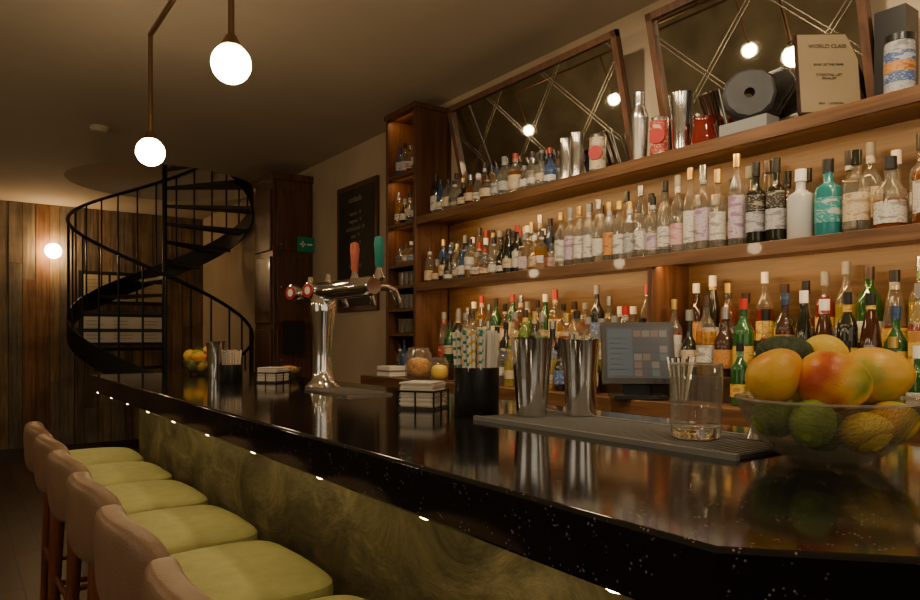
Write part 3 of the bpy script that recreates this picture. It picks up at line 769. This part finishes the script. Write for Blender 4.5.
def strc(dx, dy):
    s = dx*.81-dy*.58
    if s > .008: return [W]
    return rc([[W, W, T_], [W, W, Y_], [W, W, T_]])
holder(.987, 1.305, CT, .053, .112, 85, .188, 'paper_straw_holder', strc, .0042)
holder(.93, 2.93, CT, .046, .07, 30, .12, 'paper_straw_holder', lambda a, c: rc([[W, K_], [W], [W, Y_]]))
# napkin caddies
def napkins(x, y, n, w, h, name, ang=.0):
    b = MB(); b.xf = Matrix.Translation((x, y, CT)) @ Matrix.Rotation(ang, 4, 'Z')
    b.box(-w, w, -w, w, 0, .006, M['black'])
    z = .007
    for i in range(n):
        j = ru(-.002, .002); t = h/n
        b.box(-w+.006+j, w-.006+j, -w+.006-j, w-.006-j, z, z+t*.88, M['white'] if i % 4 else M['cream']); z += t
    for sx, sy in ((-1, -1), (1, -1), (-1, 1), (1, 1), (0, -1), (0, 1), (-1, 0)):
        b.tube([(sx*w, sy*w, 0), (sx*w, sy*w, h*.75)], .0025, M['iron'], 6)
    b.tube([(w, w, h*.75), (-w, w, h*.75), (-w, -w, h*.75), (w, -w, h*.75), (w, w, h*.75)], .0025, M['iron'], 6)
    return b.build(name)
napkins(.97, 1.51, 22, .050, .062, 'napkin_caddy', .6)
napkins(1.04, 2.74, 22, .050, .055, 'napkin_caddy', .6)
b = MB(); tin(b, .95, 3.2, CT, .165, .033, .042); b.build('cocktail_shaker_tin')
b = MB(); b.lathe([(0, 0), (.03, 0), (.06, .05), (.058, .05), (.028, .004), (0, .004)], (1.2, 2.98, CT), M['bowl'], 24); b.sup((1.2, 2.98, CT+.036), (.048, .048, .022), 1, 1, M['snack'], 16, 8); b.build('snack_bowl')
b = MB(); b.lathe([(0, 0), (.022, 0), (.021, .002), (.003, .05), (.003, .056), (.026, .10), (.025, .10), (.002, .058)], (1.11, .67, MT), M['steel'], 28); b.build('jigger')

# fruit bowls
rv = Vector((.8115, -.5843, 0)); dv = Vector((.5843, .8115, 0))
def fruitbowl(x, y, s, fr, name):
    c = Vector((x, y, CT)); b = MB()
    P = [(0, .004), (.045, .004), (.05, 0), (.055, .003), (.075, .014), (.100, .038), (.116, .066), (.124, .088), (.1265, .090), (.1255, .093), (.121, .089), (.112, .067), (.096, .041), (.072, .019), (.05, .010), (0, .010)]
    mm = [M['bowl']]*(len(P)-1)
    for k in (7, 8, 9): mm[k] = M['rim']
    b.lathe([(r*s, z*s) for r, z in P], tuple(c), mm, 56)
    for (l, d, z, hx, hz, m, tilt) in fr:
        q = c+rv*l*s+dv*d*s+Vector((0, 0, z*s))
        if m == 'lemon' : fn = lambda v: (v.x, v.y, v.z*(1+.10*max(0, abs(v.z/(hz*s))-.85)/.15))
        elif m in ('mango', 'grapefruit'): fn = lambda v: (v.x*(1-.13*v.z/(hz*s))+.10*hx*s*(v.z/(hz*s))**2, v.y*(1-.13*v.z/(hz*s)), v.z)
        else: fn = None
        b.sup(tuple(q), (hx*s, hx*s*.97, hz*s), 1, 1, M[m], 26, 16, fn, rot=Matrix.Rotation(tilt, 3, rv+dv*.3) @ Matrix.Rotation(tilt*.7, 3, dv))
    return b.build(name)
FR = [(-.084, -.02, .126, .038, .043, 'grapefruit', .5), (-.014, -.048, .118, .044, .050, 'mango', 1.5), (.068, -.010, .125, .043, .050, 'grapefruit', 1.2),
      (-.042, .040, .158, .027, .042, 'avocado', 1.3), (.014, .030, .161, .025, .030, 'lemon', 1.4), (-.005, .07, .12, .042, .040, 'lemon', .2),
      (-.050, -.060, .062, .031, .034, 'lime', .2), (.016, -.070, .050, .029, .033, 'lemon', 1.0), (.068, -.050, .062, .031, .033, 'mango', 1), (-.005, .0, .045, .034, .032, 'lime', 0),
      (-.084, -.01, .066, .028, .03, 'lime', .5), (.050, .03, .062, .034, .032, 'lemon', 0), (-.06, .03, .062, .034, .033, 'lime', 0), (.0, .06, .055, .033, .032, 'lime', 0), (.093, .005, .075, .022, .026, 'lime', 0)]
fruitbowl(1.04, .522, 1.0, FR, 'fruit_bowl'); fruitbowl(1.0, 3.58, .75, FR, 'fruit_bowl')

# beer tap tower
b = MB(); tx, ty = 1.07, 2.33
b.lathe([(0, 0), (.062, 0), (.064, .006), (.056, .014), (.040, .03), (.033, .06), (.031, .12), (.036, .20), (.044, .27), (.047, .30), (.040, .325), (.030, .34), (.030, .36)], (tx, ty, CT), M['chrome'], 36)
hz = CT+.345
b.tube([(tx, ty+.24, hz), (tx, ty+.22, hz), (tx, ty, hz), (tx, ty-.36, hz), (tx, ty-.38, hz)], [.026, .032, .034, .032, .026], M['chrome'], 24)
for yy, hm in ((ty+.20, None), (ty+.04, None), (ty-.17, M['coral']), (ty-.34, M['teal'])):
    b.tube([(tx, yy, hz), (tx+.06, yy, hz+.002), (tx+.10, yy, hz-.012), (tx+.115, yy, hz-.05)], [.018, .014, .012, .009], M['chrome'], 14)
    b.lathe([(.016, 0), (.02, .01), (.012, .03), (.008, .05)], (tx+.04, yy, hz+.02), M['chrome'], 16)
    if hm: b.lathe([(.008, .0), (.013, .01), (.014, .05), (.017, .08), (.013, .10), (0, .105)], (tx+.04, yy, hz+.06), hm, 16)
    if hm: continue
    b.xf = frame((tx-.035, yy-.01, hz+.005), (.35, -.93, 0), (0, 0, 1))
    b.lathe([(0, -.012), (.030, -.012), (.030, .010), (.026, .013)], (0, 0, 0), M['chrome'], 24)
    b.lathe([(.026, .0135), (.014, .0145)], (0, 0, 0), M['red'], 24); b.lathe([(.014, .0146), (0, .015)], (0, 0, 0), M['white'], 24)
    b.xf = Matrix.Identity(4)
b.build('beer_tap_tower')

# point-of-sale terminal on the back counter
b = MB(); c = Vector((2.06, 1.72, 1.055)); u = Vector((.78, -.62, 0)).normalized(); vt = Vector((.62*.22, .78*.22, 1)).normalized()
b.xf = frame(c+Vector((0, 0, .055)), u, vt)
b.box(-.135, .135, 0, .235, -.02, 0, M['black']); b.box(-.117, .117, .020, .215, 0, .0015, M['screen'])
sb = [M['sc_a'], M['sc_c'], M['sc_b'], M['screen'], M['sc_d'], M['screen'], M['screen']]
for j in range(6):
    for i in range(3, 7):
        x0 = -.112+i*.032; y0 = .028+j*.030
        b.box(x0, x0+.028, y0, y0+.025, .0015, .002, rc(sb))
b.box(-.112, -.022, .03, .208, .0015, .002, M['sc_b'])
for j in range(7): b.box(-.106, -.106+ru(.04, .07), .052+j*.02, .055+j*.02, .002, .0024, M['black'])
b.xf = frame(c, u, Vector((0, 0, 1))); b.box(-.10, .10, 0, .012, -.10, .035, M['black']); b.box(-.05, .05, .01, .10, -.075, -.045, M['black'])
b.build('point_of_sale_terminal', bevel=.004)
# glass jars on the back counter
def jar(x, y, r, h, m, name):
    b = MB(); b.lathe([(0, 0), (r*.9, 0), (r, .012), (r*1.02, h*.5), (r, h*.8), (r*.8, h*.92), (r*.8, h), (r*.77, h), (r*.75, h*.92)], (x, y, 1.055), M['clearglass'], 28)
    if m: b.sup((x, y, 1.055+h*.36), (r*.9, r*.9, h*.32), .7, 1, m, 20, 10)
    return b.build(name)
jar(2.11, 3.33, .075, .17, M['snack'], 'snack_jar'); jar(2.11, 3.12, .05, .12, M['lemon'], 'garnish_jar')
b = MB(); b.lathe([(0, 0), (.03, 0), (.036, .09), (.034, .09), (.028, .005), (0, .005)], (2.08, 1.555, 1.055), M['clearglass'], 20)
straws(b, 2.08, 1.555, 1.062, 14, .022, .15, lambda a, c: rc([[W], [M['cream']], [K_]]), .03); b.build('cocktail_pick_glass')
b = MB()
for i in range(5): b.box(2.05, 2.17, 3.55, 3.70, 1.055+i*.012, 1.055+i*.012+.010, M['white'] if i != 2 else M['grey'])
b.build('folded_bar_towels')

# ---------------------------------------------------------------- room lighting
w = bpy.data.worlds.new('World'); scene.world = w; w.use_nodes = True
w.node_tree.nodes['Background'].inputs[0].default_value = (1, .84, .64, 1); w.node_tree.nodes['Background'].inputs[1].default_value = .95

# ---------------------------------------------------------------- camera
cd = bpy.data.cameras.new('camera'); cam = bpy.data.objects.new('camera', cd); scene.collection.objects.link(cam)
cd.sensor_width = 36; cd.lens = 36*700/920; cd.shift_y = 38/920; cd.clip_start = .02
cam.location = (0, 0, EYE); cam.rotation_euler = (radians(90), 0, -radians(35.75))
scene.camera = cam
